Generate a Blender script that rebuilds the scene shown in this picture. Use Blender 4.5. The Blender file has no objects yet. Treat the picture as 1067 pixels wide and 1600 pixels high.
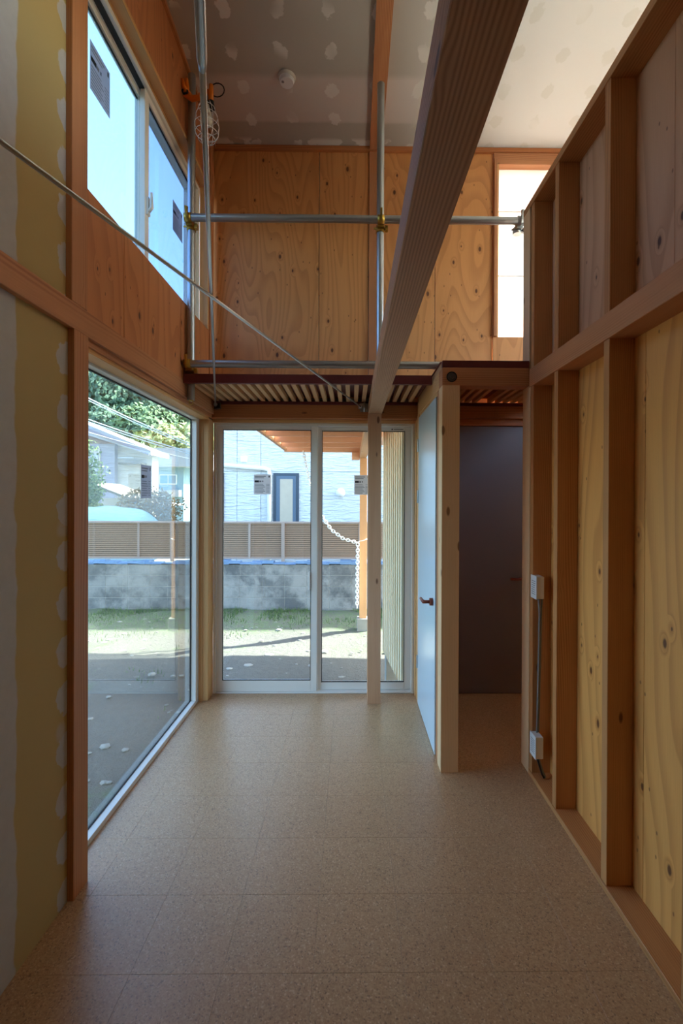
import bpy, bmesh, math, random
from mathutils import Vector, Matrix, noise
random.seed(7)
C = bpy.context.scene.collection
SC = bpy.context.scene

# ------------------------------------------------------------------ camera
def make_camera():
    pi, ya, ro = [math.radians(a) for a in (-.193, .629, .215)]
    fw = Vector((math.sin(ya)*math.cos(pi), math.cos(ya)*math.cos(pi), math.sin(pi)))
    r = Vector((math.cos(ya), -math.sin(ya), 0)); u = r.cross(fw)
    r2 = r*math.cos(ro)+u*math.sin(ro); u2 = u*math.cos(ro)-r*math.sin(ro)
    cd = bpy.data.cameras.new('camera'); cam = bpy.data.objects.new('camera', cd); C.objects.link(cam)
    m = Matrix((r2, u2, -fw)).transposed().to_4x4(); m.translation = (0, 0, 1.6)
    cam.matrix_world = m
    cd.sensor_fit = 'VERTICAL'; cd.sensor_height = 36; cd.sensor_width = 24
    cd.lens = 711/1600*36
    cd.shift_x = (533.5-557.06)/1600; cd.shift_y = (782.07-800)/1600
    cd.clip_start = .02; cd.clip_end = 500
    SC.camera = cam
make_camera()
# ------------------------------------------------------------------ world, sun, exposure
SUN_DIR = Vector((.98, .43, 1.0)).normalized()
w = bpy.data.worlds.new('world'); SC.world = w; w.use_nodes = True
nt = w.node_tree; bg = nt.nodes['Background']
sky = nt.nodes.new('ShaderNodeTexSky'); sky.sky_type = 'NISHITA'; sky.sun_disc = False
sky.sun_elevation = math.asin(SUN_DIR.z); sky.sun_rotation = math.atan2(SUN_DIR.x, SUN_DIR.y)
sky.air_density = 1.0; sky.dust_density = 2.5; sky.ozone_density = 1.0
nt.links.new(sky.outputs[0], bg.inputs[0]); bg.inputs[1].default_value = .55
sl = bpy.data.lights.new('sun', 'SUN'); sl.energy = 13.0; sl.angle = math.radians(.6); sl.color = (1, .93, .82)
so = bpy.data.objects.new('sun', sl); C.objects.link(so); so.location = (10, 10, 15)
so.rotation_euler = (-SUN_DIR).to_track_quat('-Z', 'Y').to_euler()
vs = SC.view_settings; SC.display_settings.display_device = 'sRGB'
vs.view_transform = 'Standard'; vs.look = 'None'; vs.gamma = 1; vs.use_curve_mapping = False
vs.exposure = 1.35
SC.cycles.max_bounces = 10; SC.cycles.diffuse_bounces = 7; SC.cycles.glossy_bounces = 4
SC.cycles.transparent_max_bounces = 24; SC.cycles.use_denoising = True
SC.cycles.caustics_reflective = False; SC.cycles.caustics_refractive = False
SC.cycles.sample_clamp_indirect = 6

# ------------------------------------------------------------------ material helpers
def lin(c):
    if isinstance(c, str):
        c = [int(c[i:i+2], 16) for i in (0, 2, 4)]
    return tuple(((v/255)/12.92 if v/255 <= .04045 else ((v/255+.055)/1.055)**2.4) for v in c)+(1,)

class NT:
    def __init__(s, name):
        s.m = bpy.data.materials.new(name); s.m.use_nodes = True
        s.t = s.m.node_tree; s.b = s.t.nodes['Principled BSDF']; s.o = s.t.nodes['Material Output']
    def n(s, typ, **kw):
        x = s.t.nodes.new(typ)
        for k, v in kw.items(): setattr(x, k, v)
        return x
    def l(s, a, b): s.t.links.new(a, b)
    def val(s, inp, v):
        if hasattr(v, 'is_linked') or isinstance(v, bpy.types.NodeSocket): s.l(v, inp)
        else: inp.default_value = v
    def math(s, op, a, b=0., c=None, clamp=False):
        x = s.n('ShaderNodeMath', operation=op); x.use_clamp = clamp
        s.val(x.inputs[0], a); s.val(x.inputs[1], b)
        if c is not None: s.val(x.inputs[2], c)
        return x.outputs[0]
    def vmath(s, op, a, b):
        x = s.n('ShaderNodeVectorMath', operation=op); s.val(x.inputs[0], a); s.val(x.inputs[1], b)
        return x.outputs[1] if op == 'DOT_PRODUCT' else x.outputs[0]
    def noise(s, vec, scale=1, detail=2, rough=.5, dist=0):
        x = s.n('ShaderNodeTexNoise'); s.l(vec, x.inputs['Vector']); x.inputs['Scale'].default_value = scale
        x.inputs['Detail'].default_value = detail; x.inputs['Roughness'].default_value = rough
        x.inputs['Distortion'].default_value = dist
        return x.outputs[0]
    def smooth(s, v, a, b):   # 0 at a, 1 at b (a may exceed b)
        x = s.n('ShaderNodeMapRange', interpolation_type='SMOOTHSTEP')
        s.val(x.inputs[0], v)
        if a < b: x.inputs[1].default_value = a; x.inputs[2].default_value = b
        else:
            x.inputs[1].default_value = b; x.inputs[2].default_value = a
            x.inputs[3].default_value = 1; x.inputs[4].default_value = 0
        return x.outputs[0]
    def mix(s, f, a, b, mode='MIX'):
        x = s.n('ShaderNodeMix', data_type='RGBA', blend_type=mode)
        s.val(x.inputs[0], f); s.val(x.inputs[6], a); s.val(x.inputs[7], b)
        return x.outputs[2]
    def coord(s, rnd=True):
        tc = s.n('ShaderNodeTexCoord').outputs['Object']
        if not rnd: return tc
        oi = s.n('ShaderNodeObjectInfo').outputs['Random']
        cv = s.n('ShaderNodeCombineXYZ')
        s.l(s.math('MULTIPLY', oi, 41.), cv.inputs[0]); s.l(s.math('MULTIPLY', oi, 17.3), cv.inputs[1]); s.l(s.math('MULTIPLY', oi, 29.7), cv.inputs[2])
        return s.vmath('ADD', tc, cv.outputs[0])
    def bump(s, h, strength=.3, dist=.002):
        x = s.n('ShaderNodeBump'); x.inputs['Strength'].default_value = strength; x.inputs['Distance'].default_value = dist
        s.l(h, x.inputs['Height']); s.l(x.outputs[0], s.b.inputs['Normal'])

def plain(name, col, rough=.6, metal=0., bump=0., var=0.):
    m = NT(name); m.b.inputs['Roughness'].default_value = rough; m.b.inputs['Metallic'].default_value = metal
    c = m.coord(); n = m.noise(c, 9, 4, .6)
    col = lin(col)
    a = tuple(v*(1-var) for v in col[:3])+(1,)
    m.l(m.mix(n, a, tuple(min(1, v*(1+var*.6)) for v in col[:3])+(1,)), m.b.inputs['Base Color'])
    if bump: m.bump(m.noise(c, 60, 3), bump)
    return m.m

AX = {'X': 0, 'Y': 1, 'Z': 2}
def wood(name, light, dark, axis='Z', knots=.35, rough=.55, fine=1., ringd=.55):
    """sawn lumber: grain lines run along axis"""
    m = NT(name); c = m.coord(); a = AX[axis]
    def sc(across, along):
        v = [across]*3; v[a] = along
        x = m.n('ShaderNodeMapping'); m.l(c, x.inputs[0]); x.inputs['Scale'].default_value = v; return x.outputs[0]
    o = [0, 1, 2]; o.remove(a)
    k = [0, 0, 0]; k[o[0]] = 640; k[o[1]] = 430
    # knots
    vo = m.n('ShaderNodeTexVoronoi'); m.l(sc(9, 3.4), vo.inputs['Vector']); vo.inputs['Scale'].default_value = 1
    d = vo.outputs['Distance']; r = m.n('ShaderNodeSeparateColor'); m.l(vo.outputs['Color'], r.inputs[0])
    pres = m.math('GREATER_THAN', r.outputs[0], 1-knots)
    swirl = m.math('MULTIPLY', m.smooth(d, .32, .05), pres)
    ph = m.math('ADD', m.vmath('DOT_PRODUCT', c, tuple(k)), m.math('MULTIPLY', m.noise(sc(5, .5), 1, 1), 50))
    ph = m.math('ADD', ph, m.math('MULTIPLY', swirl, 9))
    ring = m.math('MULTIPLY_ADD', m.math('SINE', ph), .5, .5)
    ring = m.math('MULTIPLY', m.math('POWER', ring, 1.4), m.smooth(m.noise(sc(14, .6), 1, 1), .3, .65))
    fn = m.noise(sc(160, 5), 1, 3, .6)
    big = m.noise(sc(2.5, .8), 1, 2)
    f = m.math('ADD', m.math('MULTIPLY', ring, ringd*1.0), m.math('MULTIPLY', fn, .45*fine))
    f = m.math('ADD', f, m.math('MULTIPLY', big, .4)); f = m.math('SUBTRACT', f, .25, clamp=True)
    col = m.mix(f, lin(light), lin(dark))
    dk = lin(dark); kc = (dk[0]*.32, dk[1]*.2, dk[2]*.14, 1)
    kn = m.math('MULTIPLY', m.smooth(d, .12, .07), pres)
    col = m.mix(m.math('MULTIPLY', kn, .85), col, kc)
    m.l(col, m.b.inputs['Base Color']); m.b.inputs['Roughness'].default_value = rough
    m.bump(f, .25, .001)
    return m.m

def ply(name, light, dark, plane='Y', along='Z', knots=.45, rough=.5, lines=42, seed=0., kdark=1.):
    """rotary-cut plywood face on the plane whose normal is `plane`, cathedral figure along `along`"""
    m = NT(name); c = m.coord()
    sp = m.n('ShaderNodeSeparateXYZ'); m.l(c, sp.inputs[0])
    ax = [k for k in 'XYZ' if k not in (plane, along)][0]
    u, v = sp.outputs[AX[ax]], sp.outputs[AX[along]]
    def uv(su, sv):
        x = m.n('ShaderNodeCombineXYZ'); m.l(m.math('MULTIPLY', u, su), x.inputs[0]); m.l(m.math('MULTIPLY', v, sv), x.inputs[1])
        x.inputs[2].default_value = seed; return x.outputs[0]
    vo = m.n('ShaderNodeTexVoronoi', voronoi_dimensions='2D'); m.l(uv(6.5, 3.6), vo.inputs['Vector']); vo.inputs['Scale'].default_value = 1
    d = vo.outputs['Distance']; r = m.n('ShaderNodeSeparateColor'); m.l(vo.outputs['Color'], r.inputs[0])
    pres = m.math('GREATER_THAN', r.outputs[0], 1-knots)
    size = m.math('MULTIPLY_ADD', r.outputs[1], .07, .035)
    rel = m.math('DIVIDE', d, size)
    swirl = m.math('MULTIPLY', m.smooth(d, .24, .03), pres)
    n1 = m.noise(uv(2.6, .42), 1, 1.2, .45, .15)
    ph = m.math('MULTIPLY', n1, float(lines)*1.6)
    ph = m.math('ADD', ph, m.math('MULTIPLY', swirl, 3.5)); ph = m.math('ADD', ph, m.math('MULTIPLY', u, 25.))
    fr = m.math('FRACT', m.math('MULTIPLY', ph, .35))
    line = m.math('MULTIPLY', m.smooth(fr, .35, .92), m.smooth(fr, 1.0, .93))
    fn = m.noise(uv(170, 7), 1, 3, .6); big = m.noise(uv(1.6, .6), 1, 2)
    f = m.math('ADD', m.math('MULTIPLY', line, .42), m.math('MULTIPLY', fn, .38))
    f = m.math('ADD', f, m.math('MULTIPLY', big, .55)); f = m.math('SUBTRACT', f, .3, clamp=True)
    col = m.mix(f, lin(light), lin(dark))
    dk = lin(dark); ring = m.math('MULTIPLY', m.smooth(rel, 1.9, .8), pres)
    col = m.mix(m.math('MULTIPLY', ring, .45), col, dk)
    kn = m.math('MULTIPLY', m.smooth(rel, .9, .45), pres)
    col = m.mix(m.math('MULTIPLY', kn, .9*kdark), col, (dk[0]*.18, dk[1]*.1, dk[2]*.08, 1))
    vo2 = m.n('ShaderNodeTexVoronoi', voronoi_dimensions='2D'); m.l(uv(11, 6), vo2.inputs['Vector']); vo2.inputs['Scale'].default_value = 1
    pin = m.math('MULTIPLY', m.smooth(vo2.outputs['Distance'], .06, .03), .7)
    r2 = m.n('ShaderNodeSeparateColor'); m.l(vo2.outputs['Color'], r2.inputs[0])
    pin = m.math('MULTIPLY', pin, m.math('GREATER_THAN', r2.outputs[2], .7))
    col = m.mix(pin, col, (dk[0]*.3, dk[1]*.2, dk[2]*.15, 1))
    m.l(col, m.b.inputs['Base Color']); m.b.inputs['Roughness'].default_value = rough
    m.bump(f, .12, .001)
    return m.m

def glass(name, tint=(.93, .97, .96), refl=1.0):
    m = NT(name); m.t.nodes.remove(m.b)
    tr = m.n('ShaderNodeBsdfTransparent'); tr.inputs[0].default_value = tint+(1,)
    gl = m.n('ShaderNodeBsdfGlossy'); gl.inputs['Roughness'].default_value = .0
    lw = m.n('ShaderNodeLayerWeight'); lw.inputs[0].default_value = .5
    f = m.math('POWER', lw.outputs['Facing'], 5.); f = m.math('MULTIPLY_ADD', f, .96*refl, .04*refl)
    mx = m.n('ShaderNodeMixShader'); m.l(f, mx.inputs[0]); m.l(tr.outputs[0], mx.inputs[1]); m.l(gl.outputs[0], mx.inputs[2])
    m.l(mx.outputs[0], m.o.inputs[0]); return m.m

def frosted(name, col):
    m = NT(name); m.t.nodes.remove(m.b)
    a = m.n('ShaderNodeBsdfTranslucent'); a.inputs[0].default_value = lin(col)
    b = m.n('ShaderNodeBsdfDiffuse'); b.inputs[0].default_value = lin(col)
    mx = m.n('ShaderNodeMixShader'); mx.inputs[0].default_value = .25
    m.l(a.outputs[0], mx.inputs[1]); m.l(b.outputs[0], mx.inputs[2]); m.l(mx.outputs[0], m.o.inputs[0]); return m.m

# ------------------------------------------------------------------ materials
M = {}
for a in 'XYZ':
    M['beam'+a] = wood('larch lumber '+a, 'c98a5c', '9a5830', a, .4)
    M['stud'+a] = wood('stud lumber '+a, 'cb8f58', '9c5a2c', a, .4)
    M['pale'+a] = wood('pale spruce lumber '+a, 'ecc79c', 'd0a272', a, .7, ringd=.35)
    M['trim'+a] = wood('window trim pine '+a, 'e4b47a', 'c48a50', a, .15)
M['red'] = wood('reddish header', 'c47c48', '964f26', 'X', .3)
M['ply_back'] = ply('larch plywood back', 'dd9a5c', 'b8743c', 'Y', 'Z', .55)
M['ply_left'] = ply('larch plywood left', 'cd8552', 'a86034', 'X', 'Z', .4, lines=22)
M['ply_right'] = ply('pine plywood right', 'ecaa5e', 'c07a38', 'X', 'Z', .55, lines=16)
M['ply_skylit'] = ply('skylit pine plywood upper', 'dba680', 'b47e56', 'X', 'Z', .5, lines=16)  # pinker colour stands in for skylight on the upper panels
M['alu'] = plain('silver aluminium', 'efece6', .36, .0, 0, .03)
M['alu_white'] = plain('white aluminium', 'f2efe9', .4, .0, 0, .02)
M['gasket'] = plain('black gasket', '1c1d1f', .6)
M['glass'] = glass('clear glass', (.88, .955, .97))
M['glass_up'] = glass('sky-toned clear glass', (.66, .79, .84))  # tint puts the pale cyan of the sky into the pane
M['glass2'] = glass('double glazing', (.88, .95, .95), 1.9)
M['glass_blue'] = glass('blue-tinted pane', (.50, .62, .75), 1.2)
M['frost'] = frosted('frosted glass', 'f4f2ec')
M['galv'] = plain('galvanised steel', 'b3b6b6', .33, .85, .1, .12)
M['steel'] = plain('bright zinc steel', 'c9cbcc', .28, .9, 0, .1)
M['dark_steel'] = plain('dark steel plate', '5d5a56', .45, .7, 0, .15)
M['gold'] = plain('yellow zinc plated steel', 'c09a45', .35, .85, 0, .2)
M['orange'] = plain('orange plastic', 'f08010', .45)
M['black'] = plain('black rubber', '121212', .5)
M['white'] = plain('white plastic', 'e8e9ea', .4)
M['bulb'] = plain('opal lamp glass', 'd8d2c6', .2)
M['oxide'] = plain('dark red painted edge', '6a2320', .55, 0, .1, .15)
M['door_white'] = plain('pale blue-grey door laminate', 'cfe6f5', .22, 0, 0, .02)
M['door_dark'] = plain('grey lavender door', '857a7c', .5, 0, 0, .03)
M['handle'] = plain('red-brown wooden lever', '8a3d27', .4, 0, 0, .15)
M['cable'] = plain('grey cable sheath', '8b8d8f', .5)
M['concrete'] = plain('concrete', '9b988f', .9, 0, .6, .25)
M['paper'] = frosted('printed label paper', 'f0eef0')
M['paper2'] = frosted('grey printed label film', 'c2bec4')
M['ink'] = plain('black print', '26262a', .7)
M['grey_ink'] = plain('grey print', '85858a', .7)
M['navy'] = plain('navy window frame', '2f4152', .45)
M['beige_pane'] = plain('beige frosted pane', 'b5ad9c', .5, 0, .3, .15)
M['fence'] = plain('brown-grey resin slats', '98806c', .6, 0, 0, .12)
M['fence_post'] = plain('grey-brown fence post', '9a8c84', .5, 0, 0, .08)
M['tarp'] = plain('blue-grey membrane', '6f8fb5', .5, 0, .5, .3)
M['teal'] = plain('pale teal sheet metal', '9cc3c9', .45, 0, .2, .15)
M['chain'] = plain('white plastic chain', 'f3f1ec', .4)
M['roofw'] = plain('whitish roof', 'a4a9b0', .6, 0, .1, .08)
M['wall_lav'] = plain('lavender grey render', '8d8d9c', .8, 0, .2, .05)
M['wall_cream'] = plain('cream white render', 'ece7df', .8, 0, .2, .05)
M['house_cream'] = plain('cream house render', 'b5b1ab', .8, 0, .2, .08)
M['wall_blue'] = plain('pale blue siding', '86a6b4', .7, 0, .2, .06)
M['blue_pane'] = plain('blue-grey window pane', '5f8fa8', .25)
M['roof_tile'] = plain('weathered grey roof tiles', '77736c', .8, 0, .8, .3)
M['bark'] = plain('bark', '5a4636', .9, 0, .8, .3)

def leafmat(name, c1, c2, scale=9.):
    m = NT(name); c = m.coord(); n = m.noise(c, scale, 5, .7)
    m.l(m.mix(m.smooth(n, .35, .65), lin(c1), lin(c2)), m.b.inputs['Base Color'])
    m.b.inputs['Roughness'].default_value = .8
    m.bump(m.noise(c, scale*2, 4, .8), 1., .2); return m.m
M['leaf_dark'] = leafmat('dark green foliage', '3a574a', '6c8c70', 2)  # hillside greens lightened in colour to stand in for distance haze
M['leaf_mid'] = leafmat('mid green foliage', '547558', '8aa678', 2)
M['leaf_yellow'] = leafmat('yellow green foliage', '98a66a', 'c9d098', 2)
M['leaf_bush'] = leafmat('fresh green bush leaves', '5c8f4e', 'a7c97a', 14)
M['leaf_hedge'] = leafmat('yellow-green hedge leaves', '8fa64c', 'd2dc7c', 14)
M['flower'] = leafmat('pale foliage with orange fruit', 'f0e6cc', 'f6bc60', 22)
M['grass'] = leafmat('grass blades', '4f7a3a', '94b466', 20)

def mk_plaster(name, kind):
    m = NT(name); c = m.coord(False)
    sp = m.n('ShaderNodeSeparateXYZ'); m.l(c, sp.inputs[0]); x, y, z = sp.outputs
    nz = m.noise(c, 7, 3); nf = m.noise(c, 30, 3); ns = m.noise(c, 1.3, 3)
    wob = m.math('MULTIPLY_ADD', nz, .05, -.025)
    def cell(v, p, off=0.):
        return m.math('SUBTRACT', m.math('FRACT', m.math('DIVIDE', m.math('ADD', v, off), p)), .5)
    if kind == 'wall':
        base = m.mix(ns, lin('bf a468'.replace(' ', '')), lin('b09a68'))
        skim = m.smooth(m.math('ADD', y, wob), 1.54, 1.528)
        zz = m.math('MULTIPLY', cell(m.math('ADD', z, m.math('MULTIPLY', ns, .1)), .19), .19)
        dy = m.math('SUBTRACT', y, 1.80)
        e = m.math('ADD', m.math('POWER', m.math('DIVIDE', zz, .062), 2.), m.math('POWER', m.math('DIVIDE', dy, .055), 2.))
        e = m.math('ADD', e, m.math('MULTIPLY', m.math('SUBTRACT', nf, .5), 1.5))
        pat = m.smooth(e, 1.1, .85)
        smear = m.math('MULTIPLY', m.smooth(m.noise(c, 3.2, 2), .6, .66), m.smooth(y, 1.70, 1.74))
        msk = m.math('MAXIMUM', skim, m.math('MAXIMUM', pat, m.math('MULTIPLY', smear, .6)))
        col = m.mix(msk, base, m.mix(nf, lin('b5b1ad'), lin('c2bebb')))
    else:
        base = m.mix(ns, lin('b4ac9e'), lin('c0b8ac'))
        jx = m.math('MULTIPLY_ADD', m.noise(c, 2.2, 1), .12, -.06); jy = m.math('MULTIPLY_ADD', m.noise(c, 3.1, 1), .1, -.05)
        ex = m.math('MULTIPLY', cell(m.math('ADD', x, jx), .303), .303); ey = m.math('MULTIPLY', cell(m.math('ADD', y, jy), .235), .235)
        e = m.math('SQRT', m.math('ADD', m.math('POWER', m.math('DIVIDE', ex, .042), 2.), m.math('POWER', m.math('DIVIDE', ey, .055), 2.)))
        e = m.math('ADD', e, m.math('MULTIPLY', m.math('SUBTRACT', nf, .5), 1.2))
        pat = m.math('MULTIPLY', m.smooth(e, 1.05, .85), m.smooth(m.noise(c, 2.7, 1), .38, .5))
        yj = m.math('ADD', y, m.math('MULTIPLY', wob, .6))
        band = m.math('MULTIPLY', m.smooth(yj, 3.06, 3.12), m.smooth(yj, 3.45, 3.42))
        edge = m.math('MULTIPLY', m.smooth(y, 3.56, 3.60), m.smooth(m.noise(c, 9, 2), .5, .56))
        col = m.mix(m.math('MULTIPLY', band, .8), base, lin('dccfc6'))
        col = m.mix(m.math('MULTIPLY', m.math('MAXIMUM', pat, edge), .8), col, lin('ece8e0'))
        col = m.mix(m.smooth(x, .25, .75), col, m.mix(m.math('MULTIPLY', pat, .3), lin('e6e3dc'), lin('c9c4b0')))  # right side whitened in colour to stand in for window light there
    m.l(col, m.b.inputs['Base Color']); m.b.inputs['Roughness'].default_value = .85
    m.bump(nf, .1, .001); return m.m
M['plaster'] = mk_plaster('jointed plasterboard wall', 'wall')
M['ceiling'] = mk_plaster('jointed plasterboard ceiling', 'ceil')

def mk_cork():
    m = NT('cork tile'); c = m.coord()
    v = m.n('ShaderNodeTexVoronoi'); m.l(c, v.inputs['Vector']); v.inputs['Scale'].default_value = 210
    r = m.n('ShaderNodeSeparateColor'); m.l(v.outputs['Color'], r.inputs[0])
    n = m.noise(c, 420, 2); oi = m.n('ShaderNodeObjectInfo').outputs['Random']
    col = m.mix(r.outputs[0], lin('b38960'), lin('cca47a'))
    col = m.mix(m.math('MULTIPLY', m.math('GREATER_THAN', r.outputs[1], .93), .5), col, lin('5c3f2a'))
    col = m.mix(m.math('MULTIPLY', m.math('GREATER_THAN', r.outputs[2], .95), .5), col, lin('e6c8a0'))
    col = m.mix(m.math('MULTIPLY', oi, .10), col, lin('99745a'))
    m.l(col, m.b.inputs['Base Color']); m.b.inputs['Specular IOR Level'].default_value = .85
    m.l(m.math('MULTIPLY_ADD', n, .2, .26), m.b.inputs['Roughness'])
    m.bump(n, .15, .0006); return m.m
M['cork'] = mk_cork()
M['cork_dark'] = plain('dark tile joint', '8a6a50', .8)

def mk_soil():
    m = NT('yard soil'); c = m.coord(False)
    n = m.noise(c, 1.1, 5, .65); n2 = m.noise(c, 14, 5, .7); n3 = m.noise(c, 60, 3, .7)
    sp = m.n('ShaderNodeSeparateXYZ'); m.l(c, sp.inputs[0]); y = sp.outputs[1]
    col = m.mix(n2, lin('585650'), lin('7d7a72')); col = m.mix(m.math('MULTIPLY', n3, .5), col, lin('453f36'))
    g = m.math('MAXIMUM', m.smooth(m.math('ADD', y, m.math('MULTIPLY', n, 1.5)), 7.4, 8.0), m.smooth(n, .56, .68))
    g = m.math('MULTIPLY', g, m.smooth(n2, .38, .55))
    col = m.mix(m.math('MULTIPLY', g, .7), col, m.mix(n3, lin('3d5332'), lin('6d8450')))
    m.l(col, m.b.inputs['Base Color']); m.b.inputs['Roughness'].default_value = .95
    m.bump(m.math('ADD', n2, m.math('MULTIPLY', n3, .4)), .8, .03); return m.m
M['soil'] = mk_soil()

def mk_block():
    m = NT('stained concrete block'); c = m.coord(False); n = m.noise(c, 2.2, 5, .65); n2 = m.noise(c, 40, 3)
    oi = m.n('ShaderNodeObjectInfo').outputs['Random']
    g = m.n('ShaderNodeTexCoord').outputs['Object']
    cw = m.noise(m.n('ShaderNodeNewGeometry').outputs['Position'], 1.7, 5, .7)
    col = m.mix(m.smooth(cw, .38, .6), lin('55585a'), lin('9c9b97')); col = m.mix(m.math('MULTIPLY', oi, .35), col, lin('8c8a86'))
    m.l(col, m.b.inputs['Base Color']); m.b.inputs['Roughness'].default_value = .95; m.bump(n2, .5, .004); return m.m
M['block'] = mk_block()

def mk_siding():
    m = NT('white rippled siding'); c = m.n('ShaderNodeNewGeometry').outputs['Position']
    mp = m.n('ShaderNodeMapping'); m.l(c, mp.inputs[0]); mp.inputs['Scale'].default_value = (1.6, 1, 9)
    n = m.noise(mp.outputs[0], 2.2, 3, .6, .4)
    m.l(m.mix(n, lin('c4cacf'), lin('d6dbde')), m.b.inputs['Base Color']); m.b.inputs['Roughness'].default_value = .7
    m.bump(n, .9, .06); return m.m
M['siding'] = mk_siding()
M['wing'] = wood('weathered pale cladding', 'fae6c4', 'd0b088', 'Z', .3, .7)
M['pergola'] = wood('pergola timber X', 'e2ae8a', 'c48a66', 'X', .1)
M['pboard'] = wood('pergola roof board', 'edccb0', 'd0a285', 'X', .1)
M['pergolaZ'] = wood('pergola timber Z', 'd9a878', 'bd8350', 'Z', .2)
M['pergolaY'] = wood('pergola timber Y', 'd9a878', 'bd8350', 'Y', .2)

# ------------------------------------------------------------------ object helpers
ORG = {}
def link(name, me, mat, parent=None, loc=(0, 0, 0)):
    o = bpy.data.objects.new(name, me); C.objects.link(o)
    if mat is not None and len(me.materials) == 0: me.materials.append(mat)
    o.location = loc
    if parent is not None:
        o.parent = parent; po = ORG.get(parent.name, Vector((0, 0, 0))); o.location = Vector(loc)-po
    ORG[o.name] = Vector(loc); return o
def tag(o, label=None, cat=None, group=None, kind=None):
    if label: o['label'] = label
    if cat: o['category'] = cat
    if group: o['group'] = group
    if kind: o['kind'] = kind
    return o
def empty(name, label, cat, loc=(0, 0, 0), group=None, kind=None):
    o = bpy.data.objects.new(name, None); C.objects.link(o); o.location = loc; o.empty_display_size = .05
    ORG[o.name] = Vector(loc); return tag(o, label, cat, group, kind)
CACHE = {}
def box(name, x0, x1, y0, y1, z0, z1, mat, parent=None, bev=.0015):
    d = (round(abs(x1-x0), 4), round(abs(y1-y0), 4), round(abs(z1-z0), 4)); key = (d, mat.name, bev)
    if key not in CACHE:
        bm = bmesh.new(); bmesh.ops.create_cube(bm, size=1)
        bmesh.ops.scale(bm, vec=d, verts=bm.verts)
        if bev and min(d) > bev*3: bmesh.ops.bevel(bm, geom=bm.edges[:], offset=bev, segments=1, affect='EDGES')
        me = bpy.data.meshes.new(name); bm.to_mesh(me); bm.free(); me.materials.append(mat); CACHE[key] = me
    return link(name, CACHE[key], mat, parent, ((x0+x1)/2, (y0+y1)/2, (z0+z1)/2))
def mesh_from(name, bm, mat, parent=None, loc=(0, 0, 0), smooth=False):
    me = bpy.data.meshes.new(name)
    if smooth:
        for f in bm.faces: f.smooth = True
    bm.to_mesh(me); bm.free(); return link(name, me, mat, parent, loc)
def prism(name, pts, axis, a0, a1, mat, parent=None):
    """polygon pts (two remaining axes, in order) extruded along axis"""
    bm = bmesh.new(); o = [0, 1, 2]; o.remove(AX[axis])
    def mk(p, a):
        v = [0, 0, 0]; v[o[0]] = p[0]; v[o[1]] = p[1]; v[AX[axis]] = a; return bm.verts.new(v)
    A = [mk(p, a0) for p in pts]; B = [mk(p, a1) for p in pts]
    bm.faces.new(A); bm.faces.new(B[::-1])
    for i in range(len(pts)): bm.faces.new((A[i], B[i], B[(i+1) % len(pts)], A[(i+1) % len(pts)]))
    bmesh.ops.recalc_face_normals(bm, faces=bm.faces)
    return mesh_from(name, bm, mat, parent)
def add_tube(bm, pts, r, seg=12, cap=True, closed=False):
    pts = [Vector(p) for p in pts]; rs = r if isinstance(r, (list, tuple)) else [r]*len(pts)
    rings = []; up = None; n = len(pts)
    for i, p in enumerate(pts):
        if closed: t = pts[(i+1) % n]-pts[i-1]
        else: t = pts[min(i+1, n-1)]-pts[max(i-1, 0)]
        t.normalize()
        if up is None:
            up = Vector((0, 0, 1)) if abs(t.z) < .9 else Vector((1, 0, 0))
        a = t.cross(up).normalized(); b = a.cross(t).normalized(); up = b
        rings.append([bm.verts.new(p+(a*math.cos(k*2*math.pi/seg)+b*math.sin(k*2*math.pi/seg))*rs[i]) for k in range(seg)])
    for i in range(n if closed else n-1):
        A, B = rings[i], rings[(i+1) % n]
        for k in range(seg):
            f = bm.faces.new((A[k], A[(k+1) % seg], B[(k+1) % seg], B[k])); f.smooth = True
    if cap and not closed: bm.faces.new(rings[0][::-1]); bm.faces.new(rings[-1])
def tube(name, pts, r, mat, parent=None, seg=14, closed=False):
    bm = bmesh.new(); add_tube(bm, pts, r, seg, True, closed); bmesh.ops.recalc_face_normals(bm, faces=bm.faces)
    return mesh_from(name, bm, mat, parent)
def add_box(bm, x0, x1, y0, y1, z0, z1, rot=None, piv=None):
    g = bmesh.ops.create_cube(bm, size=1)['verts']
    bmesh.ops.scale(bm, vec=(x1-x0, y1-y0, z1-z0), verts=g); bmesh.ops.translate(bm, vec=((x0+x1)/2, (y0+y1)/2, (z0+z1)/2), verts=g)
    if rot is not None: bmesh.ops.rotate(bm, cent=piv or ((x0+x1)/2, (y0+y1)/2, (z0+z1)/2), matrix=rot, verts=g)
    return g
def uvsphere(bm, c, r, u=20, v=12, scale=(1, 1, 1)):
    g = bmesh.ops.create_uvsphere(bm, u_segments=u, v_segments=v, radius=r)['verts']
    bmesh.ops.scale(bm, vec=scale, verts=g); bmesh.ops.translate(bm, vec=c, verts=g); return g
def zc(y): return 4.415+.075*(3.66-y)      # ceiling height, rising towards the camera

YB = -3.2      # room's rear wall
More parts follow.
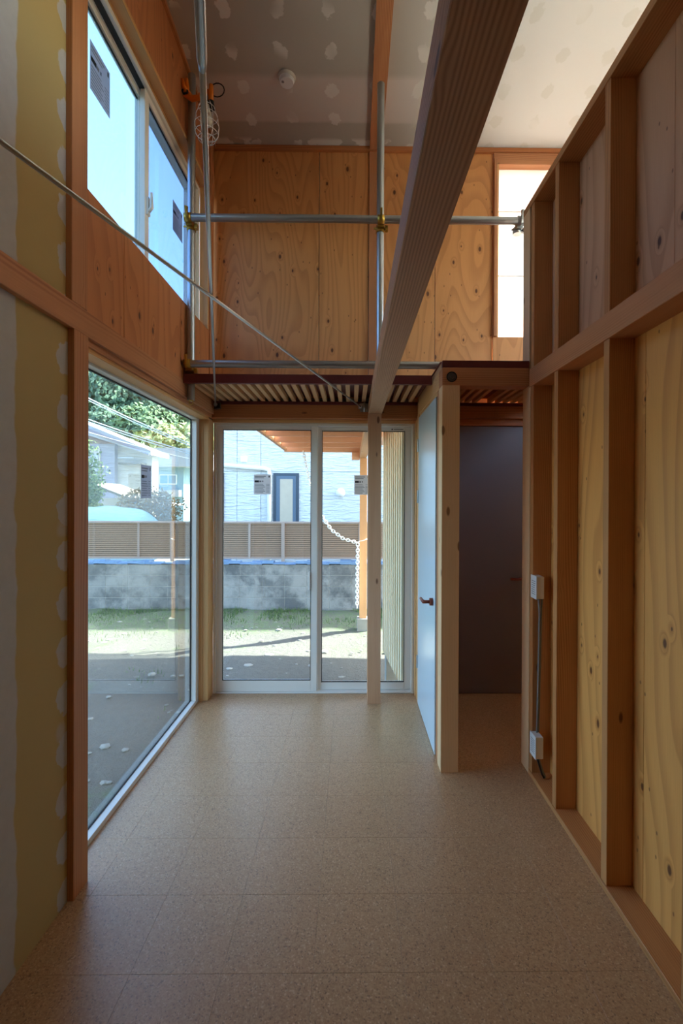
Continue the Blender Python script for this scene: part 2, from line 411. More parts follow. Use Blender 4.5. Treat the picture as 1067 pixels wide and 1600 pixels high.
# ------------------------------------------------------------------ floor
fl = empty('floor', 'cork tiled floor of the narrow room', 'floor', (0, 0, 0), kind='structure')
box('subfloor', -1.205, 3.2, YB, 3.83, -.06, -.0045, M['cork_dark'], fl, 0)
box('cork_sheet', -1.12, 3.15, YB, .9067, -.0045, 0, M['cork'], fl, 0)
P = .3067; gx = [-1.205]+[-1.045+P*k for k in range(0, 9)]; gy = [.9067+.0+P*k for k in range(0, 10)]
gy = [1.838+P*k for k in range(-3, 7)]; gy[0] = .9067+.011
gy.append(3.735)
gx = [x for x in gx if x < 1.6]
for i in range(len(gx)-1):
    for j in range(len(gy)-1):
        g = .00025
        box('cork_tile', gx[i]+g, gx[i+1]-g, gy[j]+g, gy[j+1]-g, -.004, 0, M['cork'], fl, .0004)
box('cork_sheet', gx[-1]+.001, 3.15, .9067+.011, 3.83, -.0045, 0, M['cork'], fl, 0)
tag(box('foundation', -1.24, 3.2, YB-.1, 3.80, -.42, -.061, M['concrete'], None, 0), 'grey concrete foundation strip under the house', 'foundation', kind='structure')

# ------------------------------------------------------------------ left wall
wl = empty('wall_left', 'left wall with larch posts, rail and jointed plasterboard', 'wall', (-1.15, 1.8, 0), kind='structure')
XL = -1.122
bm = bmesh.new(); add_box(bm, XL-.0125, XL, YB, 1.81, 0, 2.30); mesh_from('plasterboard', bm, M['plaster'], wl)
bm = bmesh.new(); add_box(bm, XL-.0125, XL, YB, 1.81, 2.34, 4.95); mesh_from('plasterboard', bm, M['plaster'], wl)
box('post', -1.20, -1.096, 1.81, 1.909, 0, 2.27, M['beamZ'], wl, .002)
box('post', -1.20, -1.098, 1.797, 1.903, 2.375, 4.6, M['beamZ'], wl, .002)
box('rail', -1.20, -1.099, YB, 3.64, 2.27, 2.375, M['beamY'], wl, .002)
box('header', -1.20, -1.116, 1.909, 3.64, 2.243, 2.27, M['beamY'], wl, .001)
box('window_head_trim', -1.20, -1.128, 1.909, 3.604, 2.222, 2.243, M['trimY'], wl, .001)
XP = -1.104
def pl(y0, y1, z0, z1): box('plywood_panel', XP-.012, XP, y0+.0018, y1-.0018, z0, z1, M['ply_left'], wl, .001)
pl(1.903, 2.217, 2.375, 2.89); pl(2.217, 2.95, 2.375, 2.89); pl(2.95, 3.64, 2.375, 2.89)
def plt(y0, y1):   # above the window, following the sloped ceiling
    prism('plywood_panel', [(y0+.001, 3.99), (y1-.001, 3.99), (y1-.001, zc(y1)), (y0+.001, zc(y0))], 'X', XP-.012, XP, M['ply_left'], wl)
plt(1.903, 2.75); plt(2.75, 3.64)
pl(3.50, 3.64, 2.892, 3.988)
box('batten', XP, XP+.012, 3.52, 3.56, 2.45, 4.3, M['beamZ'], wl, .001)
prism('cornice_strip', [(1.91, zc(1.91)-.03), (3.655, zc(3.655)-.03), (3.655, zc(3.655)), (1.91, zc(1.91))], 'X', XP, XP+.018, M['beamY'], wl)
# outer shell
so_ = M['wall_cream']
for a in ((YB-.1, 1.85, -.05, 4.95), (1.85, 3.6, 2.24, 2.885), (1.85, 3.6, 4.0, 4.75), (3.6, 3.83, -.05, 4.7)):
    y0, y1, z0, z1 = a; box('outer_cladding', -1.27, -1.202 if z0 < 0 else -1.21, y0, y1, z0, z1, so_, wl, 0)
# corner post and jamb boards
box('corner_post', -1.20, -1.13, 3.605, 3.735, 0, 2.235, M['trimZ'], wl, .002)
box('window_jamb_trim', -1.203, -1.172, 3.60, 3.604, 0, 2.22, M['trimZ'], wl, .0008)

# ------------------------------------------------------------------ windows
def frame_rect(name, X, lo, hi, z0, z1, wd, dep, mat, parent, axis='X', bottom=None, top=None):
    """four bars of a sash or frame; plane normal = axis; X is the inner face, dep extends away from the room (sign)"""
    bt = bottom or wd; tp = top or wd
    a, b = sorted((X, X+dep))
    def bx(n, l, h, s, t):
        if axis == 'X': box(n, a, b, l, h, s, t, mat, parent, .002)
        else: box(n, l, h, a, b, s, t, mat, parent, .002)
    bx('stile', lo, lo+wd, z0, z1); bx('stile', hi-wd, hi, z0, z1)
    bx('bottom_rail', lo+wd, hi-wd, z0, z0+bt); bx('top_rail', lo+wd, hi-wd, z1-tp, z1)
def sticker(parent, axis, plane, off, a0, a1, z0, z1, big=False, name='sticker'):
    """printed paper label stuck on the pane"""
    def pc(n, s0, s1, t0, t1, mat, lift, par):
        A0 = a0+(a1-a0)*s0; A1 = a0+(a1-a0)*s1; B0 = z1-(z1-z0)*t1; B1 = z1-(z1-z0)*t0
        p0, p1 = sorted((plane, plane+off*lift))
        return box(n, p0, p1, A0, A1, B0, B1, mat, par, 0) if axis == 'X' else box(n, A0, A1, p0, p1, B0, B1, mat, par, 0)
    s = pc(name, 0, 1, 0, 1, M['paper2' if big else 'paper'], .0006, parent)
    bars = [(.04, .3, .30, .40, 'ink'), (.5, .55, .31, .38, 'ink'), (.86, .93, .06, .16, 'ink'), (.32, .44, .31, .39, 'grey_ink'),
            (.05, .7, .08, .12, 'grey_ink'), (.05, .6, .16, .19, 'grey_ink')]
    for k in range(7): bars.append((.05, .55+.06*(k % 3), .48+.07*k, .505+.07*k, 'grey_ink')); bars.append((.72, .92, .48+.07*k, .5+.07*k, 'grey_ink'))
    bm = bmesh.new(); bm2 = bmesh.new()
    for s0, s1, t0, t1, mt in bars:
        A0 = a0+(a1-a0)*s0; A1 = a0+(a1-a0)*s1; B0 = z1-(z1-z0)*t1; B1 = z1-(z1-z0)*t0
        p0, p1 = sorted((plane+off*.0007, plane+off*.0011))
        add_box(bm if mt == 'ink' else bm2, *((p0, p1, A0, A1, B0, B1) if axis == 'X' else (A0, A1, p0, p1, B0, B1)))
    mesh_from('print', bm, M['ink'], s); mesh_from('fine_print', bm2, M['grey_ink'], s)

# window 1: the tall fixed pane, lower left
w1 = empty('window_1', 'tall fixed picture window down to the floor in the left wall', 'window', (-1.23, 2.7, 0), kind='structure')
frame_rect('frame', -1.206, 1.86, 3.598, 0, 2.235, .048, -.05, M['alu'], w1, bottom=.024, top=.022)
box('sill', -1.262, -1.2055, 1.86, 3.598, -.012, .0, M['alu_white'], w1, .001)
box('glazing_bead', -1.254, -1.2445, 3.545, 3.552, .024, 2.212, M['gasket'], w1, 0)
box('glazing_bead', -1.254, -1.2445, 1.9, 3.545, 2.206, 2.214, M['gasket'], w1, 0)
box('glazing_bead', -1.254, -1.2445, 1.9, 3.545, .022, .028, M['gasket'], w1, 0)
box('pane', -1.252, -1.248, 1.906, 3.55, .024, 2.213, M['glass2'], w1, 0)
sticker(w1, 'X', -1.2479, 1, 2.71, 2.845, 1.60, 1.80, True)

# window 2: upper sliding window in the left wall
w2 = empty('window_2', 'upper sliding aluminium window high in the left wall', 'window', (-1.2, 2.7, 2.89), kind='structure')
box('head_trim', -1.16, -1.098, 1.903, 3.50, 3.966, 3.99, M['trimY'], w2, .001)
box('head_trim', -1.21, -1.16, 1.903, 3.48, 3.955, 3.975, M['trimY'], w2, .001)
box('sill_trim', -1.16, -1.1045, 1.903, 3.50, 2.878, 2.8905, M['beamY'], w2, .001)
box('jamb_trim', -1.16, -1.098, 3.475, 3.50, 2.89, 3.966, M['trimZ'], w2, .001)
frame_rect('frame', -1.162, 1.86, 3.474, 2.891, 3.955, .03, -.11, M['alu_white'], w2)
frame_rect('sash', -1.178, 2.60, 3.442, 2.905, 3.935, .05, -.028, M['alu_white'], w2)
frame_rect('sash', -1.220, 1.89, 2.665, 2.905, 3.935, .045, -.028, M['alu_white'], w2)
box('pane', -1.194, -1.190, 2.65, 3.392, 2.955, 3.885, M['glass_blue'], w2, 0)
box('pane', -1.236, -1.232, 1.935, 2.62, 2.95, 3.89, M['glass_up'], w2, 0)
for y0, y1, X_ in ((2.648, 3.394, -1.1895), (1.933, 2.622, -1.2315)):
    box('glazing_bead', X_-.006, X_+.002, y0, y1, 3.880, 3.886, M['gasket'], w2, 0)
box('track_gasket', -1.212, -1.182, 1.9, 3.44, 3.921, 3.9245, M['gasket'], w2, 0)
bm = bmesh.new(); add_box(bm, -1.178, -1.165, 2.61, 2.64, 3.22, 3.32); add_tube(bm, [(-1.168, 2.622, 3.24), (-1.150, 2.622, 3.26), (-1.150, 2.618, 3.345)], [.012, .011, .007], 10)
mesh_from('crescent_lock', bm, M['alu_white'], w2)
sticker(w2, 'X', -1.2319, 1, 2.15, 2.325, 3.52, 3.75, True)
sticker(w2, 'X', -1.1899, 1, 3.03, 3.20, 3.38, 3.58, True)

# window 3: full-height sliding window in the back wall
w3 = empty('window_3', 'full-height sliding glass door in the back wall beyond the free post', 'window', (-.3, 3.78, 0), kind='structure')
frame_rect('frame', 3.735, -1.13, .518, 0, 2.218, .022, .095, M['alu'], w3, axis='Y', bottom=.012, top=.02)
frame_rect('sash', 3.745, -1.108, -.282, .014, 2.196, .052, .03, M['alu'], w3, axis='Y', bottom=.092, top=.032)
frame_rect('sash', 3.785, -.30, .496, .014, 2.196, .055, .03, M['alu'], w3, axis='Y', bottom=.062, top=.032)
box('glass_edge_bead', -.247, -.244, 3.7845, 3.80, .07, 2.17, M['gasket'], w3, 0)
for x0, x1, y, zb in ((-1.056, -.334, 3.744, .106), (-.245, .441, 3.784, .076)):
    for q in ((x0-.001, x0+.003, zb, 2.164), (x1-.003, x1+.001, zb, 2.164), (x0, x1, zb-.001, zb+.004), (x0, x1, 2.160, 2.165)):
        box('glazing_bead', q[0], q[1], y-.0003, y+.012, q[2], q[3], M['gasket'], w3, 0)
box('pane', -1.058, -.332, 3.757, 3.761, .104, 2.166, M['glass'], w3, 0)
box('pane', -.247, .443, 3.797, 3.801, .074, 2.166, M['glass'], w3, 0)
box('pull_handle', -.352, -.336, 3.730, 3.746, .85, 1.0, M['alu_white'], w3, .003)
sticker(w3, 'Y', 3.7569, -1, -.805, -.665, 1.635, 1.80)
sticker(w3, 'Y', 3.7969, -1, .022, .15, 1.635, 1.80)
bm = bmesh.new()
bmesh.ops.create_cone(bm, segments=12, radius1=.006, radius2=.006, depth=.001, cap_ends=True, matrix=Matrix.Translation((.335, 3.7842, 2.18)) @ Matrix.Rotation(math.pi/2, 4, 'X'))
for k in range(9): add_box(bm, .348+k*.009, .354+k*.009, 3.7838, 3.7848, 2.1765, 2.1835)
mesh_from('maker_mark', bm, M['ink'], w3)

# ------------------------------------------------------------------ back wall
wb = empty('wall_back', 'back wall of larch plywood above the glass door', 'wall', (0, 3.7, 0), kind='structure')
def pb(x0, x1, z0, z1=None): box('plywood_panel', x0+.002, x1-.002, 3.66, 3.672, z0, z1 or zc(3.66)-.0, M['ply_back'], wb, .001)
pb(-1.116, -.268, 2.412); pb(-.268, .131, 2.412); pb(.131, .664, 2.412); pb(.664, 1.13, 2.412)
box('sill_board', 1.13, 1.95, 3.645, 3.665, 2.412, 2.905, M['ply_back'], wb, .001)
box('batten', .131, .233, 3.646, 3.66, 2.412, 4.41, M['beamZ'], wb, .001)
box('head_strip', -1.104, 3.1, 3.632, 3.66, 4.378, 4.413, M['red'], wb, .001)
box('head_strip', 1.13, 1.95, 3.64, 3.66, 4.318, 4.377, M['beamX'], wb, .001)
box('header', -1.13, .53, 3.642, 3.734, 2.243, 2.373, M['red'], wb, .002)
box('header', .64, 1.9, 3.66, 3.734, 2.255, 2.373, M['red'], wb, .002)
box('window_head_trim', -1.13, .53, 3.70, 3.735, 2.219, 2.242, M['trimX'], wb, .001)
box('window_jamb_trim', .5185, .545, 3.66, 3.735, 0, 2.24, M['trimZ'], wb, .001)
# outer shell with openings
for q in ((-1.27, 1.16, 2.225, 4.7), (.52, 3.2, -.05, 2.9), (1.16, 2.05, 4.29, 4.7), (1.95, 3.2, 2.9, 4.7)):
    box('outer_cladding', q[0], q[1], 3.738 if q[2] > 0 else 3.80, 3.83, q[2], q[3], so_, wb, 0)
box('partition_board', 1.95, 3.1, 3.66, 3.672, 2.412, zc(3.66), M['ply_back'], wb, .001)

# window 4: bright frosted window upper right
w4 = empty('window_4', 'bright frosted window high at the right end of the back wall', 'window', (1.5, 3.7, 2.9), kind='structure')
box('jamb_trim', 1.13, 1.152, 3.62, 3.70, 2.905, 4.318, M['beamZ'], w4, .001)
box('jamb_trim', 1.152, 1.170, 3.64, 3.70, 2.905, 4.30, M['trimZ'], w4, .001)
box('head_trim', 1.152, 1.95, 3.64, 3.70, 4.285, 4.318, M['beamX'], w4, .001)
for z0, z1 in ((2.905, 3.418), (3.424, 3.940), (3.946, 4.285)):
    box('frosted_pane', 1.17, 1.95, 3.70, 3.706, z0, z1, M['frost'], w4, 0)
for z in (3.421, 3.943): box('glazing_bar', 1.17, 1.95, 3.697, 3.709, z-.005, z+.005, M['alu_white'], w4, .001)

# ------------------------------------------------------------------ ceiling
ce = empty('ceiling', 'sloping plasterboard ceiling dotted with filler patches', 'ceiling', (0, 1, 4.5), kind='structure')
prism('plasterboard', [(YB-.1, zc(YB-.1)), (3.83, zc(3.83)), (3.83, zc(3.83)+.02), (YB-.1, zc(YB-.1)+.02)], 'X', -1.27, 3.2, M['ceiling'], ce)
prism('roof_deck', [(YB-.1, zc(YB-.1)+.03), (3.9, zc(3.9)+.03), (3.9, zc(3.9)+.2), (YB-.1, zc(YB-.1)+.2)], 'X', -1.45, 4.1, M['dark_steel'], ce)  # right overhang added out of view to keep sun off the high window
prism('joist', [(YB, zc(YB)-.032), (3.66, zc(3.66)-.032), (3.66, zc(3.66)), (YB, zc(YB))], 'X', .133, .232, M['red'] if False else M['beamY'], ce)
# ------------------------------------------------------------------ rear and far right walls (behind the camera / hidden)
wf = empty('wall_front', 'dark plywood wall behind the viewpoint', 'wall', (0, YB, 0), kind='structure')
box('plasterboard', -1.25, 3.2, YB-.1, YB, -.05, 4.95, ply('rear plywood', '7d5230', '5c3a1e', 'Y', 'Z'), wf, 0)  # plywood wall, coloured dark to cut light bounced back into the room
we = empty('wall_east', 'far right outer wall with high windows above the partition', 'wall', (3.15, 0, 0), kind='structure')
box('plasterboard', 3.12, 3.2, YB, 3.83, -.05, 2.7, M['wall_cream'], we, 0)
box('plasterboard', 3.12, 3.2, YB, 3.83, 4.05, 4.95, M['wall_cream'], we, 0)
box('plasterboard', 3.12, 3.2, YB, -.6, 2.7, 4.05, M['wall_cream'], we, 0)
box('plasterboard', 3.12, 3.2, 3.4, 3.83, 2.7, 4.05, M['wall_cream'], we, 0)
w5 = empty('window_5', 'wide high window in the far right outer wall', 'window', (3.16, 1.4, 2.7), kind='structure')
frame_rect('frame', 3.14, -.6, 3.4, 2.7, 4.05, .05, .05, M['alu'], w5)
box('pane', 3.16, 3.164, -.55, 3.35, 2.75, 4.0, M['glass'], w5, 0)

box('bounce_floor', 1.165, 3.12, YB, 2.72, 2.345, 2.37, plain('pale bounce sheet', 'd9d8d4', .8), we, 0)  # unseen pale floor added so sunlight bounces up onto the ceiling
# ------------------------------------------------------------------ right partition
wr = empty('wall_right', 'open stud partition on the right with plywood behind the studs', 'wall', (1.1, 1.8, 0), kind='structure')
X0, X1 = 1.042, 1.149
box('sole_plate', X0-.004, X1, YB, 2.645, 0, .028, M['studY'], wr, .0015)
box('rail', X0-.006, X1, YB, 2.66, 2.256, 2.362, M['beamY'], wr, .002)
box('top_plate', X0-.004, X1+.012, YB, 2.76, 3.31, 3.35, M['studY'], wr, .0015)
for k in range(-11, 3):
    y = 1.835+.46*k
    if y < YB: continue
    if k == 2: y = 2.602
    for z0, z1 in ((.028, 2.256), (2.362, 3.31)):
        box('stud', X0, X1-.001, y, y+.041, z0, z1, M['studZ'], wr, .0015)
box('end_post', X0-.004, X1+.012, 2.645, 2.755, 0, 2.266, M['paleZ'], wr, .002)
box('end_post', X0-.004, X1+.012, 2.66, 2.76, 2.362, 3.31, M['paleZ'], wr, .002)
ys = [YB, -1.0, -.09, .82, 1.77, 2.645]
for i in range(len(ys)-1): box('plywood_panel', X1, X1+.012, ys[i]+.001, ys[i+1]-.001, 0, 2.34, M['ply_right'], wr, .001)
ys = [YB, -1.15, -.24, .70, 1.615, 2.66]
for i in range(len(ys)-1): box('plywood_panel', X1, X1+.012, ys[i]+.001, ys[i+1]-.001, 2.341, 3.31, M['ply_skylit'], wr, .001)
for k in range(-6, 3):
    y = 1.835+.46*k; y1 = min(y+.46, 9)
    a, b = y+.041-.46, y
    if k == 2: b = 2.602
    box('nailing_strip', X1-.032, X1-.0005, a, b, 2.362, 2.392, M['paleY'], wr, .001)
# ------------------------------------------------------------------ closet frame, right of the back
wc = empty('wall_centre', 'short door wall framed by the pale spruce post', 'wall', (.56, 3.1, 0), kind='structure')
box('post', .526, .630, 2.652, 2.752, 0, 2.266, M['paleZ'], wc, .002)
box('beam', .526, 1.036, 2.652, 2.752, 2.266, 2.370, M['beamX'], wc, .002)
box('beam', .526, .630, 2.753, 3.64, 2.266, 2.370, M['trimY'], wc, .002)
box('door_jamb', .530, .628, 2.755, 2.822, 0, 2.266, M['redZ'] if 'redZ' in M else M['beamZ'], wc, .001)
box('door_jamb', .524, .628, 3.556, 3.655, 0, 2.266, M['trimZ'], wc, .001)
box('door_head', .530, .628, 2.822, 3.556, 2.243, 2.266, M['trimY'], wc, .001)
box('lining', .600, .628, 2.822, 3.556, 0, 2.243, M['ply_left'], wc, .001)
bm = bmesh.new(); Rx = Matrix.Rotation(math.pi/2, 4, 'X')
bmesh.ops.create_cone(bm, segments=24, radius1=.031, radius2=.031, depth=.002, cap_ends=True, matrix=Matrix.Translation((.582, 2.6515, 2.315)) @ Rx)
mesh_from('recess_shade', bm, M['black'], wc)  # black disc stands in for the shade inside the bolt recess
bm = bmesh.new()
bmesh.ops.create_cone(bm, segments=24, radius1=.025, radius2=.023, depth=.006, cap_ends=True, matrix=Matrix.Translation((.582, 2.649, 2.314)) @ Rx)
bmesh.ops.create_cone(bm, segments=6, radius1=.012, radius2=.012, depth=.012, cap_ends=True, matrix=Matrix.Translation((.582, 2.643, 2.314)) @ Rx)
mesh_from('bolt_washer', bm, M['dark_steel'], wc)

d1 = empty('door_1', 'pale blue-grey flush door with a red-brown lever, hinged by the glass door', 'door', (.54, 3.2, 0), kind='structure')
box('leaf', .521, .556, 2.828, 3.548, .006, 2.236, M['door_white'], d1, .0015)
for z in (.33, 1.62, 2.02):
    h = box('hinge', .512, .521, 3.545, 3.562, z-.05, z+.05, M['steel'], d1, .001)
bm = bmesh.new()
add_tube(bm, [(.521, 2.90, .945), (.500, 2.90, .945)], .024, 16)
add_tube(bm, [(.505, 2.90, .945), (.470, 2.90, .945), (.462, 2.905, .945), (.460, 2.93, .945), (.460, 3.00, .945)], [.011, .011, .012, .011, .010], 12)
mesh_from('lever_handle', bm, M['handle'], d1)
d2 = empty('door_2', 'dark grey-lavender door at the end of the unlit passage', 'door', (1.05, 3.72, 0), kind='structure')
box('leaf', .66, 1.47, 3.722, 3.757, .006, 2.20, M['door_dark'], d2, .0015)
box('head_board', .64, 1.9, 3.70, 3.757, 2.203, 2.254, M['red'], d2, .001)
bm = bmesh.new(); add_tube(bm, [(1.385, 3.722, .955), (1.385, 3.68, .955), (1.37, 3.672, .955), (1.29, 3.672, .955)], .011, 12)
mesh_from('lever_handle', bm, M['handle'], d2)
box('passage_wall', .64, 1.9, 3.758, 3.79, 0, 2.25, M['red'], wb, 0)

# ------------------------------------------------------------------ free post and big beam
pst = box('post', .128, .231, 3.545, 3.641, 0, 2.266, wood('free post larch', 'd8a883', 'b57a52', 'Z', .45), None, .002)
tag(pst, 'free-standing square larch post in front of the glass door', 'post')
bmm = box('ceiling_beam', .130, .235, YB, 3.641, 2.267, 2.365, wood('overhead beam', 'cf9f7a', 'a0704c', 'Y', .25, ringd=.7), None, .002)
tag(bmm, 'long square larch beam running overhead from the viewpoint to the free-standing post', 'beam')

# ------------------------------------------------------------------ slatted decks
def deck(label, x0, x1, y0, y1, ys0, sx, pitch=.0615):
    t = empty('slatted_deck', label, 'deck', ((x0+x1)/2, y0, 2.37))
    box('edge_strip', x0, x1, y0, y0+.03, ys0, 2.411, M['oxide'], t, .001)
    n = int((x1-x0-.02)/pitch)
    for k in range(n+1):
        x = sx+k*pitch
        if x+.03 > x1: break
        box('slat', x, x+.03, y0+.031, y1, 2.374, 2.417, M['pergolaY'], t, .001)
    box('top_sheet', x0, x1, y0+.07, y1, 2.4175, 2.423, M['oxide'], t, 0)
    return t
d = deck('narrow slatted walkway deck with a dark red edge above the glass door', -1.098, .524, 2.975, 3.657, 2.352, -1.09)
box('ledger', -1.098, .524, 3.625, 3.641, 2.350, 2.373, M['oxide'], d, .001)
sd_ = d
d = deck('slatted loft deck with a dark red edge above the dark passage', .528, 1.036, 2.652, 3.657, 2.3705, .535)
for k in range(9): box('slat', 1.0885+k*.0615, 1.1185+k*.0615, 2.775, 3.657, 2.374, 2.417, M['pergolaY'], d, .001)
box('top_sheet', 1.04, 1.62, 2.775, 3.657, 2.4175, 2.423, M['oxide'], d, 0)
box('ledger', .64, 1.62, 3.63, 3.659, 2.350, 2.373, M['oxide'], d, .001)

# ------------------------------------------------------------------ scaffold pipe railing
sf = empty('scaffold_railing', 'galvanised scaffold pipe railing clamped together above the slatted walkway', 'scaffold', (-.3, 3.02, 2.44))
R = .0243
def pipe(p0, p1, nm='pipe', r=R):
    p0, p1 = Vector(p0), Vector(p1); dv = (p1-p0).normalized()*.001
    bm = bmesh.new(); add_tube(bm, [p0, p1], r, 24, False)
    add_tube(bm, [p1, p0], r-.0022, 24, False)
    for e, q in ((p0, 0), (p1, 1)): pass
    add_tube(bm, [p0+dv*10, p0+dv*11], r-.0015, 24, True); add_tube(bm, [p1-dv*11, p1-dv*10], r-.0015, 24, True)
    bmesh.ops.recalc_face_normals(bm, faces=bm.faces)
    return mesh_from(nm, bm, M['galv'], sf)
YV, YH = 3.035, 2.975
ZU, ZL = 3.425, 2.472
pipe((-1.068, YV, 2.25), (-1.068, YV, 4.40)); pipe((.185, YV, 2.434), (.185, YV, 4.36)); pipe((1.178, YV, 2.434), (1.178, YV, 3.40))
pipe((-1.09, YH, ZU), (1.145, YH, ZU)); pipe((-1.095, YH-.0, ZL+.004), (.60, YH-.0, ZL+.004))
def clamp(x, z, mt='gold'):
    bm = bmesh.new()
    add_tube(bm, [(x-.022, YH, z), (x+.022, YH, z)], R+.005, 18); add_tube(bm, [(x, YV, z-.024-.03), (x, YV, z+.018-.03)], R+.005, 18)
    add_box(bm, x-.02, x+.02, YH+.01, YV-.01, z-.04, z+.01)
    add_box(bm, x-.006, x+.006, YH-.045, YH-.022, z-.01, z+.05, Matrix.Rotation(.35, 3, 'X')); add_tube(bm, [(x, YH-.03, z-.0), (x, YH-.02, z+.058)], .006, 8)
    add_tube(bm, [(x-.045, YV-.02, z-.035), (x+.045, YV-.02, z-.035)], .006, 8); add_box(bm, x+.03, x+.048, YV-.035, YV-.005, z-.052, z-.022)
    bmesh.ops.recalc_face_normals(bm, faces=bm.faces)
    mesh_from('coupler', bm, M[mt], sf)
clamp(-1.068, ZU); clamp(.185, ZU); clamp(-1.068, ZL+.004); clamp(1.10, ZU, 'galv')
bm = bmesh.new(); add_tube(bm, [(-1.068, YV, 2.262), (-1.068, YV, 2.245)], [.018, .014], 12); add_tube(bm, [(-1.068+.014*math.cos(a), YV, 2.236+.014*math.sin(a)) for a in [i*math.pi/5 for i in range(10)]], .003, 6, True, True)
mesh_from('end_ring', bm, M['gold'], sf)

# ------------------------------------------------------------------ horizontal brace rods
def rod(label, a, b, ext, slv):
    a, b = Vector(a), Vector(b); dv = (b-a).normalized(); e = a+dv*ext
    t = empty('brace_rod', label, 'brace rod', tuple(a))
    tube('rod', [a, e], .006, M['steel'], t, 12)
    bm = bmesh.new(); s = a+dv*slv; add_tube(bm, [s, s+dv*.02, s+dv*.2, s+dv*.22], [.006, .0085, .0085, .006], 12); mesh_from('coupling_sleeve', bm, M['galv'], t)
    return t
t = rod('thin steel brace rod rising from the left back corner to the top of the frame', (-1.068, 3.575, 2.338), (-.222, .66, 2.338), 4.4, 2.9)
bm = bmesh.new(); Rz = Matrix.Rotation(math.radians(-40), 3, 'Z')
add_box(bm, -1.098, -1.018, 3.592, 3.599, 2.305, 2.35, Rz); add_box(bm, -1.09, -1.02, 3.575, 3.600, 2.303, 2.308, Rz)
mesh_from('corner_plate', bm, M['dark_steel'], t)
bm = bmesh.new(); add_tube(bm, [(-1.077, 3.605, 2.336), (-1.064, 3.562, 2.338)], .014, 6); mesh_from('nut', bm, M['steel'], t)
t = rod('thin steel brace rod crossing from the left edge down to the free-standing post', (.075, 3.60, 2.326), (-.72, .93, 2.326), 4.0, 3.5)
bm = bmesh.new(); add_box(bm, .066, .128, 3.615, 3.640, 2.295, 2.36); add_tube(bm, [(.083, 3.626, 2.326), (.066, 3.570, 2.326)], .013, 8)
add_box(bm, .05, .12, 3.60, 3.612, 2.31, 2.35, Matrix.Rotation(math.radians(25), 3, 'Z')); add_tube(bm, [(.10, 3.61, 2.29), (.10, 3.61, 2.37)], .008, 8)
mesh_from('end_bracket', bm, M['steel'], t)

# ------------------------------------------------------------------ clamp work light
wk = empty('work_light', 'caged clamp work light with an orange grip on the left scaffold pole', 'lamp', (-1.04, 3.0, 4.2))
bm = bmesh.new()
add_tube(bm, [(-1.085, 2.985, 4.33), (-1.083, 2.98, 4.27), (-1.085, 2.975, 4.22), (-1.05, 2.985, 4.205), (-.985, 2.975, 4.205)], [.012, .017, .02, .02, .014], 10)
add_tube(bm, [(-1.155+.06, 2.94, 4.29), (-1.09, 2.95, 4.25), (-1.05, 2.985, 4.21)], [.010, .014, .016], 10)
add_tube(bm, [(-.985, 2.95, 4.19), (-.915, 2.93, 4.20)], .018, 10); add_tube(bm, [(-.905, 2.92, 4.235), (-.905, 2.92, 4.13)], [.014, .017], 10)
mesh_from('clamp_grip', bm, M['orange'], wk, smooth=True)
tube('clamp_spring', [(-1.085+.02*math.cos(a*1.5), 2.955, 4.225+.018*math.sin(a*1.5)) for a in range(9)], .006, M['black'], wk, 6)
bm = bmesh.new(); add_tube(bm, [(-.955, 2.93, 4.18), (-.935, 2.92, 4.09)], .026, 12); add_tube(bm, [(-.905, 2.92, 4.13), (-.90, 2.92, 4.08)], .018, 12); mesh_from('socket', bm, M['black'], wk)
cxl, cyl = -.925, 2.90
bm = bmesh.new()
prof = [(4.10, .032), (4.07, .050), (4.02, .066), (3.96, .074), (3.91, .070), (3.875, .052)]
for z, r in prof[1:]: add_tube(bm, [(cxl+r*math.cos(a*math.pi/10), cyl+r*math.sin(a*math.pi/10), z) for a in range(20)], .002, 6, False, True)
for k in range(6):
    a = k*math.pi/3+.3; add_tube(bm, [(cxl+r*math.cos(a), cyl+r*math.sin(a), z) for z, r in prof]+[(cxl, cyl, 3.862)], .002, 6)
mesh_from('wire_cage', bm, M['white'], wk, smooth=True)
bm = bmesh.new(); uvsphere(bm, (cxl, cyl, 3.99), .036, 16, 12, (1, 1, 1)); add_tube(bm, [(cxl, cyl, 4.02), (cxl, cyl, 4.09)], [.028, .016], 14); mesh_from('bulb', bm, M['bulb'], wk, smooth=True)
tube('cord', [(-.868+.044*math.cos(a), 2.93, 4.213+.044*math.sin(a)) for a in [2.6-i*.42 for i in range(14)]]+[(-.91, 2.93, 4.19)], .0035, M['black'], wk, 8)
# ------------------------------------------------------------------ smoke detector
sm = empty('smoke_detector', 'round white smoke detector on the ceiling', 'smoke detector', (-.45, 3.10, zc(3.1)))
bm = bmesh.new(); T = lambda z: Matrix.Translation((-.45, 3.10, z))
zt = zc(3.1)
bmesh.ops.create_cone(bm, segments=32, radius1=.054, radius2=.062, depth=.016, cap_ends=True, matrix=T(zt-.010)); mesh_from('base', bm, M['bulb'], sm)
bm = bmesh.new(); bmesh.ops.create_cone(bm, segments=32, radius1=.045, radius2=.052, depth=.022, cap_ends=True, matrix=T(zt-.028)); mesh_from('cover', bm, M['white'], sm)
bm = bmesh.new(); bmesh.ops.create_cone(bm, segments=16, radius1=.009, radius2=.009, depth=.003, cap_ends=True, matrix=Matrix.Translation((-.475, 3.09, zt-.040))); mesh_from('test_button', bm, M['grey_ink'], sm)

